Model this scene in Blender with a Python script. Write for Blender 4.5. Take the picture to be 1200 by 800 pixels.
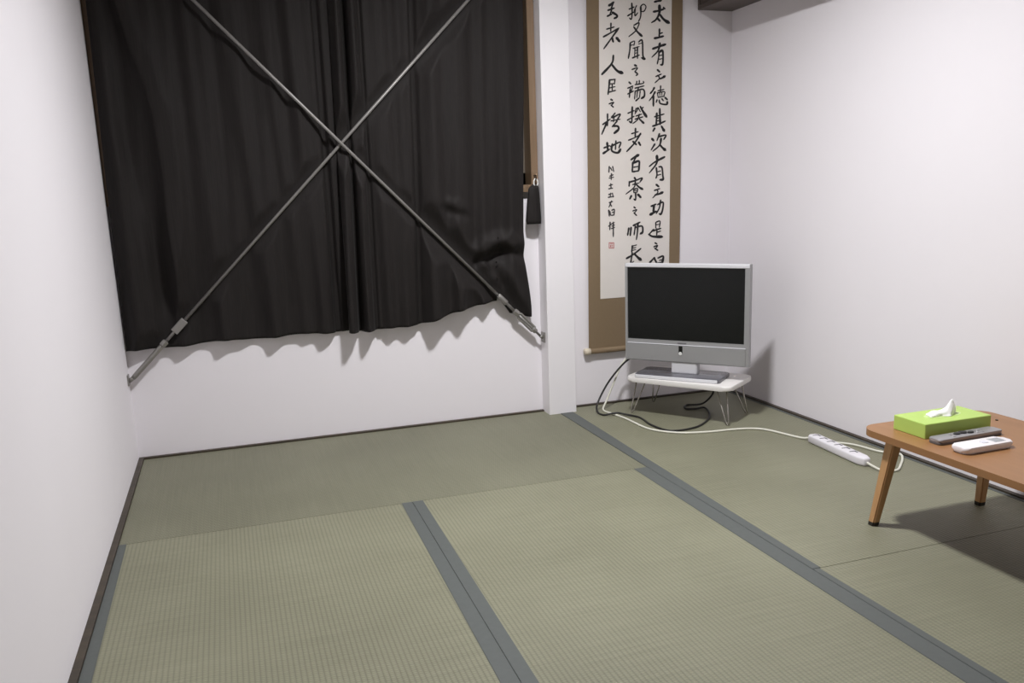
import bpy, bmesh, math, random
import numpy as np
from mathutils import Vector, Matrix

random.seed(7)
rng = np.random.RandomState(11)
scene = bpy.context.scene
for o in list(bpy.data.objects):
    bpy.data.objects.remove(o)
COL = scene.collection

# ------------------------------------------------------------------ camera, world, exposure
def camera():
    yaw, pitch, roll = 0.32023, 0.19879, -0.03505
    cy, sy, cp, sp = math.cos(yaw), math.sin(yaw), math.cos(pitch), math.sin(pitch)
    f = Vector((sy*cp, cy*cp, -sp)); r = Vector((cy, -sy, 0)); u = r.cross(f)
    cr, sr = math.cos(roll), math.sin(roll)
    r2 = cr*r + sr*u; u2 = -sr*r + cr*u
    cam = bpy.data.cameras.new('camera'); ob = bpy.data.objects.new('camera', cam)
    m = Matrix((r2, u2, -f)).transposed().to_4x4()
    m.translation = Vector((0.39428, -3.47544, 0.9694))
    ob.matrix_world = m
    cam.sensor_width = 36; cam.lens = 990.73/1200*36; cam.shift_y = 25.24/1200
    cam.clip_start = 0.01
    COL.objects.link(ob); scene.camera = ob
camera()
world = bpy.data.worlds.new('night'); scene.world = world; world.use_nodes = True
world.node_tree.nodes['Background'].inputs[0].default_value = (0.01, 0.012, 0.02, 1)
world.node_tree.nodes['Background'].inputs[1].default_value = 0.3
scene.view_settings.view_transform = 'Standard'
scene.view_settings.look = 'None'
scene.view_settings.exposure = 0.0
scene.view_settings.gamma = 1.0
scene.view_settings.use_curve_mapping = False
LAMP = (1.35, -1.35, 2.36)          # the round ceiling lamp (built below)
ADDED_SHADE = 0.062                        # depth of an unseen opaque rim, added to even the light on the walls
LAMP_STRENGTH = 530.0

# ------------------------------------------------------------------ helpers
def srgb(r, g, b):
    f = lambda c: c/12.92 if c <= 0.04045 else ((c+0.055)/1.055)**2.4
    return (f(r/255), f(g/255), f(b/255), 1)

MATS = {}
def mat(name, col, rough=0.5, metal=0.0, noise=None, bump=None, spec=0.5, sheen=0.0, coat=0.0, trans=0.0, emit=None):
    """noise=(scale, amount): colour variation; bump=(scale, strength, distance)"""
    if name in MATS: return MATS[name]
    m = bpy.data.materials.new(name); m.use_nodes = True
    nt = m.node_tree; N = nt.nodes; L = nt.links; b = N['Principled BSDF']
    b.inputs['Base Color'].default_value = col
    b.inputs['Roughness'].default_value = rough
    b.inputs['Metallic'].default_value = metal
    b.inputs['Specular IOR Level'].default_value = spec
    if sheen: b.inputs['Sheen Weight'].default_value = sheen; b.inputs['Sheen Roughness'].default_value = 0.4
    if coat: b.inputs['Coat Weight'].default_value = coat; b.inputs['Coat Roughness'].default_value = 0.1
    if trans: b.inputs['Transmission Weight'].default_value = trans
    if emit:
        b.inputs['Emission Color'].default_value = emit[0]; b.inputs['Emission Strength'].default_value = emit[1]
    if noise or bump:
        tc = N.new('ShaderNodeTexCoord')
    if noise:
        n = N.new('ShaderNodeTexNoise'); n.inputs['Scale'].default_value = noise[0]; n.inputs['Detail'].default_value = 4
        L.new(tc.outputs['Object'], n.inputs['Vector'])
        mx = N.new('ShaderNodeMix'); mx.data_type = 'RGBA'
        a = noise[1]
        mx.inputs['A'].default_value = (col[0]*(1-a), col[1]*(1-a), col[2]*(1-a), 1)
        mx.inputs['B'].default_value = (min(1, col[0]*(1+a)), min(1, col[1]*(1+a)), min(1, col[2]*(1+a)), 1)
        L.new(n.outputs['Fac'], mx.inputs['Factor']); L.new(mx.outputs['Result'], b.inputs['Base Color'])
    if bump:
        n2 = N.new('ShaderNodeTexNoise'); n2.inputs['Scale'].default_value = bump[0]; n2.inputs['Detail'].default_value = 3
        L.new(tc.outputs['Object'], n2.inputs['Vector'])
        bp = N.new('ShaderNodeBump'); bp.inputs['Strength'].default_value = bump[1]; bp.inputs['Distance'].default_value = bump[2]
        L.new(n2.outputs['Fac'], bp.inputs['Height']); L.new(bp.outputs['Normal'], b.inputs['Normal'])
    MATS[name] = m
    return m

def math_node(nt, op, a, b=None, c=None):
    n = nt.nodes.new('ShaderNodeMath'); n.operation = op
    for i, v in enumerate((a, b, c)):
        if v is None: continue
        if isinstance(v, (int, float)): n.inputs[i].default_value = v
        else: nt.links.new(v, n.inputs[i])
    return n.outputs[0]

def tatami_mat(name, axis, k=1.0):
    """woven rush; ridges run along the mat's long side. axis='x': ridges vary with x (mat lies along y)"""
    m = bpy.data.materials.new(name); m.use_nodes = True
    nt = m.node_tree; N = nt.nodes; L = nt.links; b = N['Principled BSDF']
    tc = N.new('ShaderNodeTexCoord'); sp = N.new('ShaderNodeSeparateXYZ'); L.new(tc.outputs['Object'], sp.inputs[0])
    u, v = (sp.outputs[0], sp.outputs[1]) if axis == 'x' else (sp.outputs[1], sp.outputs[0])
    period = 0.0115
    s = math_node(nt, 'MULTIPLY', u, 2*math.pi/period)
    ridge = math_node(nt, 'ABSOLUTE', math_node(nt, 'SINE', math_node(nt, 'MULTIPLY', s, 0.5)))
    ridge = math_node(nt, 'POWER', ridge, 0.6)
    # individual rushes run across the mat, alternate under neighbouring warps
    par = math_node(nt, 'MULTIPLY', math_node(nt, 'FLOOR', math_node(nt, 'DIVIDE', u, period)), math.pi)
    rush = math_node(nt, 'SINE', math_node(nt, 'ADD', math_node(nt, 'MULTIPLY', v, 2*math.pi/0.0075), par))
    rush01 = math_node(nt, 'MULTIPLY_ADD', rush, 0.5, 0.5)
    h = math_node(nt, 'MULTIPLY', ridge, math_node(nt, 'MULTIPLY_ADD', rush01, 0.45, 0.55))
    # colour: streaks along each rush + broad patches
    cm = N.new('ShaderNodeCombineXYZ')
    L.new(math_node(nt, 'MULTIPLY', u, 3.0), cm.inputs[0]); L.new(math_node(nt, 'MULTIPLY', v, 220.0), cm.inputs[1])
    n1 = N.new('ShaderNodeTexNoise'); n1.inputs['Scale'].default_value = 1.0; n1.inputs['Detail'].default_value = 3
    L.new(cm.outputs[0], n1.inputs['Vector'])
    n2 = N.new('ShaderNodeTexNoise'); n2.inputs['Scale'].default_value = 2.2; n2.inputs['Detail'].default_value = 5
    L.new(tc.outputs['Object'], n2.inputs['Vector'])
    r1 = N.new('ShaderNodeValToRGB')
    r1.color_ramp.elements[0].position = 0.25; r1.color_ramp.elements[0].color = srgb(*TAT_A)
    r1.color_ramp.elements[1].position = 0.75; r1.color_ramp.elements[1].color = srgb(*TAT_B)
    f = math_node(nt, 'ADD', math_node(nt, 'MULTIPLY', n1.outputs['Fac'], 0.45), math_node(nt, 'MULTIPLY', n2.outputs['Fac'], 0.55))
    L.new(f, r1.inputs['Fac'])
    mx = N.new('ShaderNodeMix'); mx.data_type = 'RGBA'; mx.blend_type = 'MULTIPLY'
    L.new(r1.outputs['Color'], mx.inputs['A'])
    g = N.new('ShaderNodeCombineColor')
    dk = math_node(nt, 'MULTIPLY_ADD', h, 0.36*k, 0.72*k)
    for i in range(3): L.new(dk, g.inputs[i])
    L.new(g.outputs[0], mx.inputs['B']); mx.inputs['Factor'].default_value = 1.0
    L.new(mx.outputs['Result'], b.inputs['Base Color'])
    bp = N.new('ShaderNodeBump'); bp.inputs['Strength'].default_value = 0.75; bp.inputs['Distance'].default_value = 0.0014
    L.new(h, bp.inputs['Height']); L.new(bp.outputs['Normal'], b.inputs['Normal'])
    b.inputs['Roughness'].default_value = 0.52; b.inputs['Specular IOR Level'].default_value = 0.45
    return m
TAT_A = (116, 115, 95); TAT_B = (142, 141, 119)

def wood_mat(name, c0, c1, axis=1, scale=14, rough=0.4, coat=0.0):
    m = bpy.data.materials.new(name); m.use_nodes = True
    nt = m.node_tree; N = nt.nodes; L = nt.links; b = N['Principled BSDF']
    tc = N.new('ShaderNodeTexCoord'); mp = N.new('ShaderNodeMapping')
    sc = [scale, scale, scale]; sc[axis] = scale*0.06
    mp.inputs['Scale'].default_value = sc
    L.new(tc.outputs['Object'], mp.inputs['Vector'])
    n = N.new('ShaderNodeTexNoise'); n.inputs['Scale'].default_value = 2.5; n.inputs['Detail'].default_value = 7; n.inputs['Distortion'].default_value = 0.6
    L.new(mp.outputs[0], n.inputs['Vector'])
    r = N.new('ShaderNodeValToRGB')
    r.color_ramp.elements[0].position = 0.3; r.color_ramp.elements[0].color = c0
    r.color_ramp.elements[1].position = 0.72; r.color_ramp.elements[1].color = c1
    L.new(n.outputs['Fac'], r.inputs['Fac']); L.new(r.outputs['Color'], b.inputs['Base Color'])
    b.inputs['Roughness'].default_value = rough
    if coat: b.inputs['Coat Weight'].default_value = coat; b.inputs['Coat Roughness'].default_value = 0.25
    return m

def obj(name, verts, faces, material, parent=None, smooth=False):
    me = bpy.data.meshes.new(name); me.from_pydata([tuple(v) for v in verts], [], faces); me.update()
    return link(name, me, material, parent, smooth)

def link(name, me, material, parent=None, smooth=False):
    if material: me.materials.append(material)
    if smooth:
        for p in me.polygons: p.use_smooth = True
    o = bpy.data.objects.new(name, me); COL.objects.link(o)
    if parent: o.parent = parent
    return o

def from_bm(name, bm, material, parent=None, smooth=False):
    bmesh.ops.recalc_face_normals(bm, faces=bm.faces)
    me = bpy.data.meshes.new(name); bm.to_mesh(me); bm.free()
    return link(name, me, material, parent, smooth)

def add_box(bm, lo, hi, bevel=0.0, seg=2, mtx=None):
    r = bmesh.ops.create_cube(bm, size=1.0)
    vs = r['verts']
    for v in vs:
        v.co = Vector([lo[i] + (v.co[i]+0.5)*(hi[i]-lo[i]) for i in range(3)])
    if bevel:
        es = list({e for v in vs for e in v.link_edges})
        rb = bmesh.ops.bevel(bm, geom=es, offset=bevel, segments=seg, profile=0.5, affect='EDGES')
        vs = rb['verts'] + [v for v in vs if v.is_valid]
        vs = list({v for v in vs if v.is_valid})
    if mtx is not None:
        bmesh.ops.transform(bm, matrix=mtx, verts=vs)
    return vs

def box(name, lo, hi, material, parent=None, bevel=0.0, seg=2, smooth=False):
    bm = bmesh.new(); add_box(bm, lo, hi, bevel, seg)
    return from_bm(name, bm, material, parent, smooth)

def boxes(name, lst, material, parent=None, bevel=0.0):
    bm = bmesh.new()
    for lo, hi in lst: add_box(bm, lo, hi, bevel)
    return from_bm(name, bm, material, parent)

def catmull(pts, n=8):
    P = [np.array(p, float) for p in pts]
    if len(P) < 3: 
        return [P[0] + (P[-1]-P[0])*t for t in np.linspace(0, 1, n+1)]
    P = [2*P[0]-P[1]] + P + [2*P[-1]-P[-2]]
    out = []
    for i in range(1, len(P)-2):
        a, b, c, d = P[i-1:i+3]
        for t in np.linspace(0, 1, n, endpoint=False):
            out.append(0.5*((2*b)+(c-a)*t+(2*a-5*b+4*c-d)*t*t+(3*b-a-3*c+d)*t**3))
    out.append(P[-2])
    return out

def add_tube(bm, path, rad, seg=10, cap=True, sy=1.0):
    """round tube along a path; rad scalar or per-point list"""
    P = [Vector(p) for p in path]; n = len(P)
    R = [rad]*n if isinstance(rad, (int, float)) else rad
    up = Vector((0, 0, 1)); rings = []; prev = None
    for i in range(n):
        t = (P[min(i+1, n-1)] - P[max(i-1, 0)]).normalized()
        if prev is None:
            a = up if abs(t.dot(up)) < 0.9 else Vector((1, 0, 0))
            x = t.cross(a).normalized()
        else:
            x = (prev - t*prev.dot(t)).normalized()
        prev = x; y = t.cross(x)
        rings.append([bm.verts.new(P[i] + (x*math.cos(2*math.pi*k/seg) + y*sy*math.sin(2*math.pi*k/seg))*R[i]) for k in range(seg)])
    for i in range(n-1):
        for k in range(seg):
            bm.faces.new((rings[i][k], rings[i][(k+1) % seg], rings[i+1][(k+1) % seg], rings[i+1][k]))
    if cap:
        bm.faces.new(rings[0][::-1]); bm.faces.new(rings[-1])

def tube(name, path, rad, material, parent=None, seg=10, smooth=True):
    bm = bmesh.new(); add_tube(bm, path, rad, seg)
    return from_bm(name, bm, material, parent, smooth)

def rounded_outline(x0, y0, x1, y1, r, n=8):
    out = []
    for cx, cy, a0 in ((x1-r, y1-r, 0), (x0+r, y1-r, 90), (x0+r, y0+r, 180), (x1-r, y0+r, 270)):
        for k in range(n+1):
            a = math.radians(a0 + 90*k/n); out.append((cx+r*math.cos(a), cy+r*math.sin(a)))
    return out

def add_prism(bm, outline, z0, z1, bevel=0.0, seg=2):
    bot = [bm.verts.new((x, y, z0)) for x, y in outline]; top = [bm.verts.new((x, y, z1)) for x, y in outline]
    n = len(outline)
    fb = bm.faces.new(bot[::-1]); ft = bm.faces.new(top)
    for i in range(n): bm.faces.new((bot[i], bot[(i+1) % n], top[(i+1) % n], top[i]))
    if bevel:
        es = list(fb.edges) + list(ft.edges)
        bmesh.ops.bevel(bm, geom=es, offset=bevel, segments=seg, profile=0.5, affect='EDGES')

def prism(name, outline, z0, z1, material, parent=None, bevel=0.0, seg=2, smooth=False):
    bm = bmesh.new(); add_prism(bm, outline, z0, z1, bevel, seg)
    return from_bm(name, bm, material, parent, smooth)

def auto_smooth(o, deg=40):
    me = o.data
    for p in me.polygons: p.use_smooth = True
    bm = bmesh.new(); bm.from_mesh(me)
    for e in bm.edges:
        if len(e.link_faces) == 2 and e.calc_face_angle(0) > math.radians(deg): e.smooth = False
    bm.to_mesh(me); bm.free()
    return o

def empty(name, loc, rz=0.0, label=None, cat=None, group=None):
    o = bpy.data.objects.new(name, None); COL.objects.link(o)
    o.location = loc; o.rotation_euler = (0, 0, rz); o.empty_display_size = 0.05
    if label: tag(o, label, cat, group)
    return o

def tag(o, label, cat, group=None):
    o['label'] = label; o['category'] = cat
    if group: o['group'] = group
    return o

def struct(o, label=None, cat=None):
    o['kind'] = 'structure'
    if label: o['label'] = label
    if cat: o['category'] = cat
    return o

# ------------------------------------------------------------------ materials
M_wall = mat('white_wallpaper', srgb(241, 237, 241), 0.75, noise=(3.0, 0.015), bump=(260, 0.10, 0.0012), spec=0.25)
M_ceil = wood_mat('ceiling_boards', srgb(140, 130, 120), srgb(158, 148, 138), axis=0, rough=0.6)
M_front = wood_mat('dark_front_wall', srgb(110, 102, 96), srgb(124, 116, 110), axis=2, rough=0.5)  # unseen wall behind the viewer, dark tone chosen to lessen bounced light
M_pillar = mat('white_pillar', srgb(241, 238, 241), 0.55, bump=(200, 0.05, 0.001))
M_trim = wood_mat('dark_floor_trim', srgb(48, 41, 32), srgb(70, 60, 47), axis=0, rough=0.5)
M_border = mat('mat_border_cloth', srgb(84, 88, 86), 0.62, noise=(60, 0.10), bump=(900, 0.25, 0.0006))
M_tx = tatami_mat('tatami_weave_lengthwise', 'x')
M_ty = tatami_mat('tatami_weave_crosswise', 'y', 0.84)  # darker base colour stands in for the view-dependent look across the rush
M_sub = mat('subfloor', srgb(70, 60, 48), 0.8, noise=(8, 0.1))
M_winwood = wood_mat('window_frame_wood', srgb(120, 98, 76), srgb(140, 116, 92), axis=2, rough=0.45)
M_glass = mat('night_window_glass', (0.01, 0.012, 0.016, 1), 0.06, noise=(4, 0.05))

# ------------------------------------------------------------------ room shell
RX, RD, RH = 2.64, 3.62, 2.42
WX0, WX1, WZ0, WZ1 = 0.0, 1.683, 1.0, 1.98        # window opening
T = 0.12
floor = struct(box('floor', (-T, -RD-T, -0.10), (RX+T, T, -0.030), M_sub), 'tatami floor of six green woven mats', 'floor')
struct(boxes('wall_back', [((-T, 0, -0.03), (RX+T, T, WZ0)), ((-T, 0, WZ1), (RX+T, T, RH)), ((WX1, 0, WZ0), (RX+T, T, WZ1)), ((-T, 0, WZ0), (WX0, T, WZ1))], M_wall),
       'white papered back wall behind the curtain and television', 'wall')
struct(box('wall_left', (-T, -RD, -0.03), (0, 0, RH), M_wall), 'bare white papered wall left of the curtain', 'wall')
struct(box('wall_right', (RX, -RD, -0.03), (RX+T, 0, RH), M_wall), 'bare white papered wall behind the low table', 'wall')
struct(box('wall_front', (-T, -RD-T, -0.03), (RX+T, -RD, RH), M_front), 'grey wooden wall behind the viewer', 'wall')
struct(box('ceiling', (-T, -RD-T, RH), (RX+T, T, RH+0.08), M_ceil), 'plain wooden ceiling', 'ceiling')
struct(box('wall_pillar', (1.686, -0.088, -0.004), (1.814, 0.0, RH), M_pillar, bevel=0.0025), 'white square pillar between curtain and hanging scroll', 'pillar')

# floor edge strips (flush wooden strips between mats and walls)
sw = 0.018
struct(box('trim_1', (sw, -sw, -0.03), (1.686, 0, 0.006), M_trim), 'thin dark wood strip along the back wall below the curtain', 'floor trim')
struct(box('trim_2', (1.814, -sw, -0.03), (RX-sw, 0, 0.006), M_trim), 'thin dark wood strip along the back wall behind the television', 'floor trim')
struct(box('trim_3', (0, -RD, -0.03), (sw, 0, 0.006), M_trim), 'thin dark wood strip along the left wall', 'floor trim')
struct(box('trim_4', (RX-sw, -RD, -0.03), (RX, 0, 0.006), M_trim), 'thin dark wood strip along the right wall', 'floor trim')

# tatami mats: each a piece of the floor, its cloth borders sub-parts
def mat_piece(x0, x1, y0, y1, material, borders, x0b=None, x1b=None):
    """x0/x1 at the far (y1) end, x0b/x1b at the near end"""
    x0b = x0 if x0b is None else x0b; x1b = x1 if x1b is None else x1b
    g = 0.0004
    bm = bmesh.new()
    def slab(ax, bx, axn, bxn, ya, yb, z0, z1):
        vs = [(axn, ya), (bxn, ya), (bx, yb), (ax, yb)]
        lo = [bm.verts.new((x, y, z0)) for x, y in vs]; hi = [bm.verts.new((x, y, z1)) for x, y in vs]
        bm.faces.new(lo[::-1]); ft = bm.faces.new(hi)
        for i in range(4): bm.faces.new((lo[i], lo[(i+1) % 4], hi[(i+1) % 4], hi[i]))
        bmesh.ops.bevel(bm, geom=list(ft.edges), offset=0.0009, segments=2, affect='EDGES')
    slab(x0+g, x1-g, x0b+g, x1b-g, y0+g, y1-g, -0.030, 0.0)
    m = from_bm('tatami_mat', bm, material, floor)
    for side, wf, wn in borders:                       # width at far end, near end
        bm = bmesh.new()
        if side == 'l': slab(x0+g, x0+wf, x0b+g, x0b+wn, y0+g, y1-g, -0.0292, 0.0012)
        else: slab(x1-wf, x1-g, x1b-wn, x1b-g, y0+g, y1-g, -0.0292, 0.0012)
        from_bm('cloth_border', bm, M_border, m)
    return m
YS, YR = -0.905, -1.805
mat_piece(sw, 1.737, YS, -sw, M_ty, [])
mat_piece(sw, 0.890, -2.70, YS, M_tx, [('l', 0.022, 0.034), ('r', 0.035, 0.042)], x1b=0.868)
mat_piece(0.890, 1.737, -2.70, YS, M_tx, [('l', 0.035, 0.034), ('r', 0.052, 0.052)], x0b=0.868)
mat_piece(1.737, RX-sw, YR, -sw, M_tx, [('l', 0.062, 0.026), ('r', 0.016, 0.016)])
mat_piece(1.737, RX-sw, -RD, YR, M_tx, [('l', 0.020, 0.030), ('r', 0.016, 0.016)])
mat_piece(sw, 1.737, -RD, -2.70, M_ty, [])

# window behind the curtain
win = struct(boxes('window_1', [((WX0, -0.028, WZ0-0.03), (WX0+0.028, 0.06, WZ1)), ((WX1-0.030, -0.028, WZ0-0.0), (WX1, 0.06, WZ1)),
                     ((WX0, -0.028, WZ1-0.03), (WX1, 0.06, WZ1)), ((WX0+0.028, -0.028, WZ0-0.03), (WX1-0.03, 0.06, WZ0))], M_winwood),
             'brown framed window behind the dark curtains', 'window')
for xa, xb, yy in ((0.03, 0.86, 0.03), (0.82, 1.652, 0.045)):
    s = boxes('sash', [((xa, yy, WZ0), (xa+0.035, yy+0.014, WZ1-0.03)), ((xb-0.035, yy, WZ0), (xb, yy+0.014, WZ1-0.03)),
                       ((xa, yy, WZ0), (xb, yy+0.014, WZ0+0.05)), ((xa, yy, WZ1-0.07), (xb, yy+0.014, WZ1-0.03))], mat('sash_metal', srgb(140, 130, 118), 0.4, 0.6, noise=(20, 0.03)), win)
    box('pane', (xa+0.03, yy+0.004, WZ0+0.04), (xb-0.03, yy+0.009, WZ1-0.06), M_glass, s)

# ------------------------------------------------------------------ ceiling lamp (real light of the room)
def ceiling_lamp():
    x, y, z = LAMP
    t = empty('ceiling_lamp', (x, y, RH), 0, 'round white ceiling lamp above the middle of the room', 'lamp')
    prism('base', [(0.125*math.cos(a), 0.125*math.sin(a)) for a in np.linspace(0, 2*math.pi, 33)[:-1]], z-RH+0.0015, 0.0, mat('lamp_base', srgb(230, 230, 228), 0.4, noise=(5, 0.02)), t, bevel=0.006, smooth=False)
    bm = bmesh.new(); prof = [(0.0, -0.006), (0.05, -0.0055), (0.10, -0.003), (0.118, 0.001)]
    rings = []
    for r, zz in prof[1:]:
        rings.append([bm.verts.new((r*math.cos(2*math.pi*k/32), r*math.sin(2*math.pi*k/32), z-RH+zz)) for k in range(32)])
    c = bm.verts.new((0, 0, z-RH+prof[0][1]))
    for k in range(32): bm.faces.new((c, rings[0][(k+1) % 32], rings[0][k]))
    for a, b in zip(rings, rings[1:]):
        for k in range(32): bm.faces.new((a[k], a[(k+1) % 32], b[(k+1) % 32], b[k]))
    sb = bmesh.new(); rs = []
    for rr, zz in ((0.128, 0.03), (0.128, -ADDED_SHADE), (0.1245, -ADDED_SHADE), (0.1245, 0.001)):
        rs.append([sb.verts.new((rr*math.cos(2*math.pi*k/40), rr*math.sin(2*math.pi*k/40), z-RH+zz)) for k in range(40)])
    for a, b in zip(rs, rs[1:]):
        for k in range(40): sb.faces.new((a[k], a[(k+1) % 40], b[(k+1) % 40], b[k]))
    from_bm('added_shade', sb, mat('added_shade_grey', srgb(120, 116, 112), 0.6, noise=(10, 0.03)), t, True)  # unseen ring added to cut the lamp's light on the upper walls
    from_bm('diffuser', bm, mat('lamp_diffuser', srgb(240, 240, 240), 0.4, noise=(5, 0.01), emit=((0.985, 0.985, 1.0, 1), LAMP_STRENGTH)), t, True)
ceiling_lamp()

# ------------------------------------------------------------------ brace rods (cross) geometry used by the curtains too
ROD_A = ((0.014, 0.325), (0.861, 1.179))       # rises to the right
ROD_YA = (-0.050, -0.060)                      # depth at the lower end and at the crossing
ROD_YB = (-0.037, -0.0735)
ROD_B = ((1.676, 0.342), (0.859, 1.178))       # rises to the left
def rod_at(rod, t):
    (x0, z0), (x1, z1) = rod
    return x0+(x1-x0)*t, z0+(z1-z0)*t
def dist_rod(X, Z, rod):
    (x0, z0), (x1, z1) = rod
    dx, dz = x1-x0, z1-z0; l = math.hypot(dx, dz)
    return ((X-x0)*dz - (Z-z0)*dx)/l            # signed

# ------------------------------------------------------------------ curtains
M_curt = None
def curtain_material():
    m = bpy.data.materials.new('curtain_cloth'); m.use_nodes = True
    nt = m.node_tree; N = nt.nodes; L = nt.links; b = N['Principled BSDF']
    tc = N.new('ShaderNodeTexCoord'); mp = N.new('ShaderNodeMapping'); mp.inputs['Scale'].default_value = (420, 60, 9)
    L.new(tc.outputs['Object'], mp.inputs['Vector'])
    n = N.new('ShaderNodeTexNoise'); n.inputs['Scale'].default_value = 1; n.inputs['Detail'].default_value = 3
    L.new(mp.outputs[0], n.inputs['Vector'])
    r = N.new('ShaderNodeValToRGB')
    r.color_ramp.elements[0].position = 0.3; r.color_ramp.elements[0].color = srgb(27, 24, 23)
    r.color_ramp.elements[1].position = 0.7; r.color_ramp.elements[1].color = srgb(36, 32, 31)
    L.new(n.outputs['Fac'], r.inputs['Fac']); L.new(r.outputs['Color'], b.inputs['Base Color'])
    bp = N.new('ShaderNodeBump'); bp.inputs['Strength'].default_value = 0.25; bp.inputs['Distance'].default_value = 0.0008
    L.new(n.outputs['Fac'], bp.inputs['Height']); L.new(bp.outputs['Normal'], b.inputs['Normal'])
    b.inputs['Roughness'].default_value = 0.72; b.inputs['Specular IOR Level'].default_value = 0.25
    b.inputs['Sheen Weight'].default_value = 0.05; b.inputs['Sheen Roughness'].default_value = 0.35
    return m
M_curt = curtain_material()
sm = lambda t: np.clip(t, 0, 1)**2*(3-2*np.clip(t, 0, 1))
def gz(d, s): return np.exp(-(d/s)**2)

def curtain(name, label, x_left, x_right, hem, folds, valleys, extra=None, edge=None, top=2.03, nx=260, nz=150, base=0.046, hem_base=0.016):
    """x_left/x_right: functions of height fraction; folds: (x_top, x_bottom, width, height); valleys alike (towards the wall)"""
    U, V = np.meshgrid(np.linspace(0, 1, nx), np.linspace(0, 1, nz))      # V 0 = hem, 1 = top
    XL, XR = x_left(V), x_right(V)
    X = XL + (XR-XL)*U
    zh = hem(X)
    Z = zh + (top-zh)*V
    D = base + (hem_base-base)*(1-sm((Z-0.43)/0.55))
    low = 1.0 - 0.45*sm((Z-0.43)/0.55)                     # folds open towards the hem
    for xt, xb, w, hgt in folds:
        c = xb + (xt-xb)*sm((Z-0.43)/1.35); q = (X-c)/w
        D += hgt*low*np.where(q < 0, np.exp(-(q/0.55)**2), np.exp(-np.abs(q)**1.3))
    for xt, xb, w, hgt in valleys:
        c = xb + (xt-xb)*np.clip((Z-0.43)/1.35, 0, 1); q = (X-c)/w
        D -= hgt*np.exp(-q**4)
    D += 0.0025*np.sin(X*57+2*np.sin(Z*3.1)) + 0.002*np.sin(X*101+1.3+1.5*np.sin(Z*2.3+X*4))
    if extra is not None: D = extra(X, Z, D)
    # the taut rods press the cloth back
    for rod, ry in ((ROD_A, ROD_YA), (ROD_B, ROD_YB)):
        dd = np.abs(dist_rod(X, Z, rod))
        (x0, z0), (x1, z1) = rod
        yr = -(ry[0] + (ry[1]-ry[0])*(X-x0)/(x1-x0))
        al = np.hypot(X-x0, Z-z0)                       # the fittings near the lower ends are thicker
        lim = (yr-0.0105-0.007*(1-sm((al-0.30)/0.06))) + 0.045*sm((dd-0.016)/0.085)
        soft = 0.004
        D = np.where(D > lim-soft, lim - soft*np.exp(-(D-lim+soft)/soft), D)
    D = np.maximum(D, 0.013 + 0.018*sm((Z-0.88)/0.10)); D = np.minimum(D, 0.125)
    Y = -D
    verts = np.stack([X, Y, Z], -1).reshape(-1, 3)
    faces = [(j*nx+i, j*nx+i+1, (j+1)*nx+i+1, (j+1)*nx+i) for j in range(nz-1) for i in range(nx-1)]
    t = empty(name, (float(XL.mean()), -base, float(zh.min())), 0, label, 'curtain', 'pair of dark brown curtains over the window')
    off = np.array(t.location)
    o = obj('cloth', verts-off, faces, M_curt, t, True)
    md = o.modifiers.new('thickness', 'SOLIDIFY'); md.thickness = 0.0022; md.offset = 0
    # stitched hem line, a slightly proud fold along the lower edge
    return t, o

def hem_left(X):
    return 0.431 + 0.010*sm(X/0.35) + 0.003*np.sin(X*22)
def hem_right(X):
    z = 0.437 + 0.0*X
    z = z + 0.078*sm((X-1.06)/0.42)**0.85*(X < 1.48) 
    z = np.where(X >= 1.48, 0.437+0.078*np.clip(1-(X-1.48)/0.055, 0, 1) + 0.022*np.clip((1.63-X)/0.10, 0, 1), z)
    return z + 0.002*np.sin(X*26)

def side_pleat(X, Z, D):
    zs = [0.43, 0.55, 1.09, 1.29, 1.68, 2.1]
    Lx = np.interp(Z, zs, [0.185, 0.175, 0.115, 0.085, 0.072, 0.065])
    Rx = np.interp(Z, zs, [0.200, 0.205, 0.235, 0.225, 0.120, 0.10])
    s_ = np.clip((X-Lx)/(Rx-Lx), 0, 1)
    lift = 0.050*sm((Z-0.50)/0.40)
    band = np.where(X < Lx, 0.018*(1-sm((Lx-X)/0.05)) * -1.0, -0.018 + (0.018+lift)*s_**1.6)
    after = lift*np.exp(-np.clip(X-Rx, 0, None)/0.055)
    return D + np.where(X > Rx, after, band)*sm((Z-0.43)/0.2)
curtL, _ = curtain('curtain', 'dark brown curtain hanging against the left wall',
    lambda V: 0.004+0.022*V, lambda V: 0.852+0.02*V, hem_left,
    folds=[(0.055, 0.065, 0.075, 0.060), (0.225, 0.215, 0.05, 0.026), (0.34, 0.365, 0.065, 0.040), (0.47, 0.555, 0.065, 0.036), (0.60, 0.675, 0.045, 0.020), (0.70, 0.745, 0.05, 0.034)],
    valleys=[(0.800, 0.800, 0.014, 0.020)], extra=side_pleat)

def crumple(X, Z, D):
    w = gz(X-1.47, 0.13)
    D = D + 0.034*w*gz(Z-0.745-0.03*np.sin((X-1.4)*14), 0.030)
    D = D - 0.028*w*gz(Z-0.690-0.03*np.sin((X-1.4)*14), 0.026)
    D = D + 0.016*gz(X-1.36, 0.05)*gz(Z-0.60, 0.07) - 0.018*gz(X-1.44, 0.022)*gz(Z-0.62, 0.06)
    D = D + 0.014*gz(X-1.50, 0.035)*gz(Z-0.63, 0.05)
    D = D + 0.010*np.sin(X*75+Z*40)*gz(X-1.46, 0.10)*gz(Z-0.60, 0.09)
    # small tuck higher up
    D = D + 0.013*gz(X-1.30, 0.05)*gz(Z-0.93+0.3*(X-1.30), 0.02) - 0.010*gz(X-1.30, 0.05)*gz(Z-0.895+0.3*(X-1.30), 0.018)
    D = D + 0.010*gz(X-1.60, 0.04)*gz(Z-0.50, 0.12)
    return D
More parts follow.
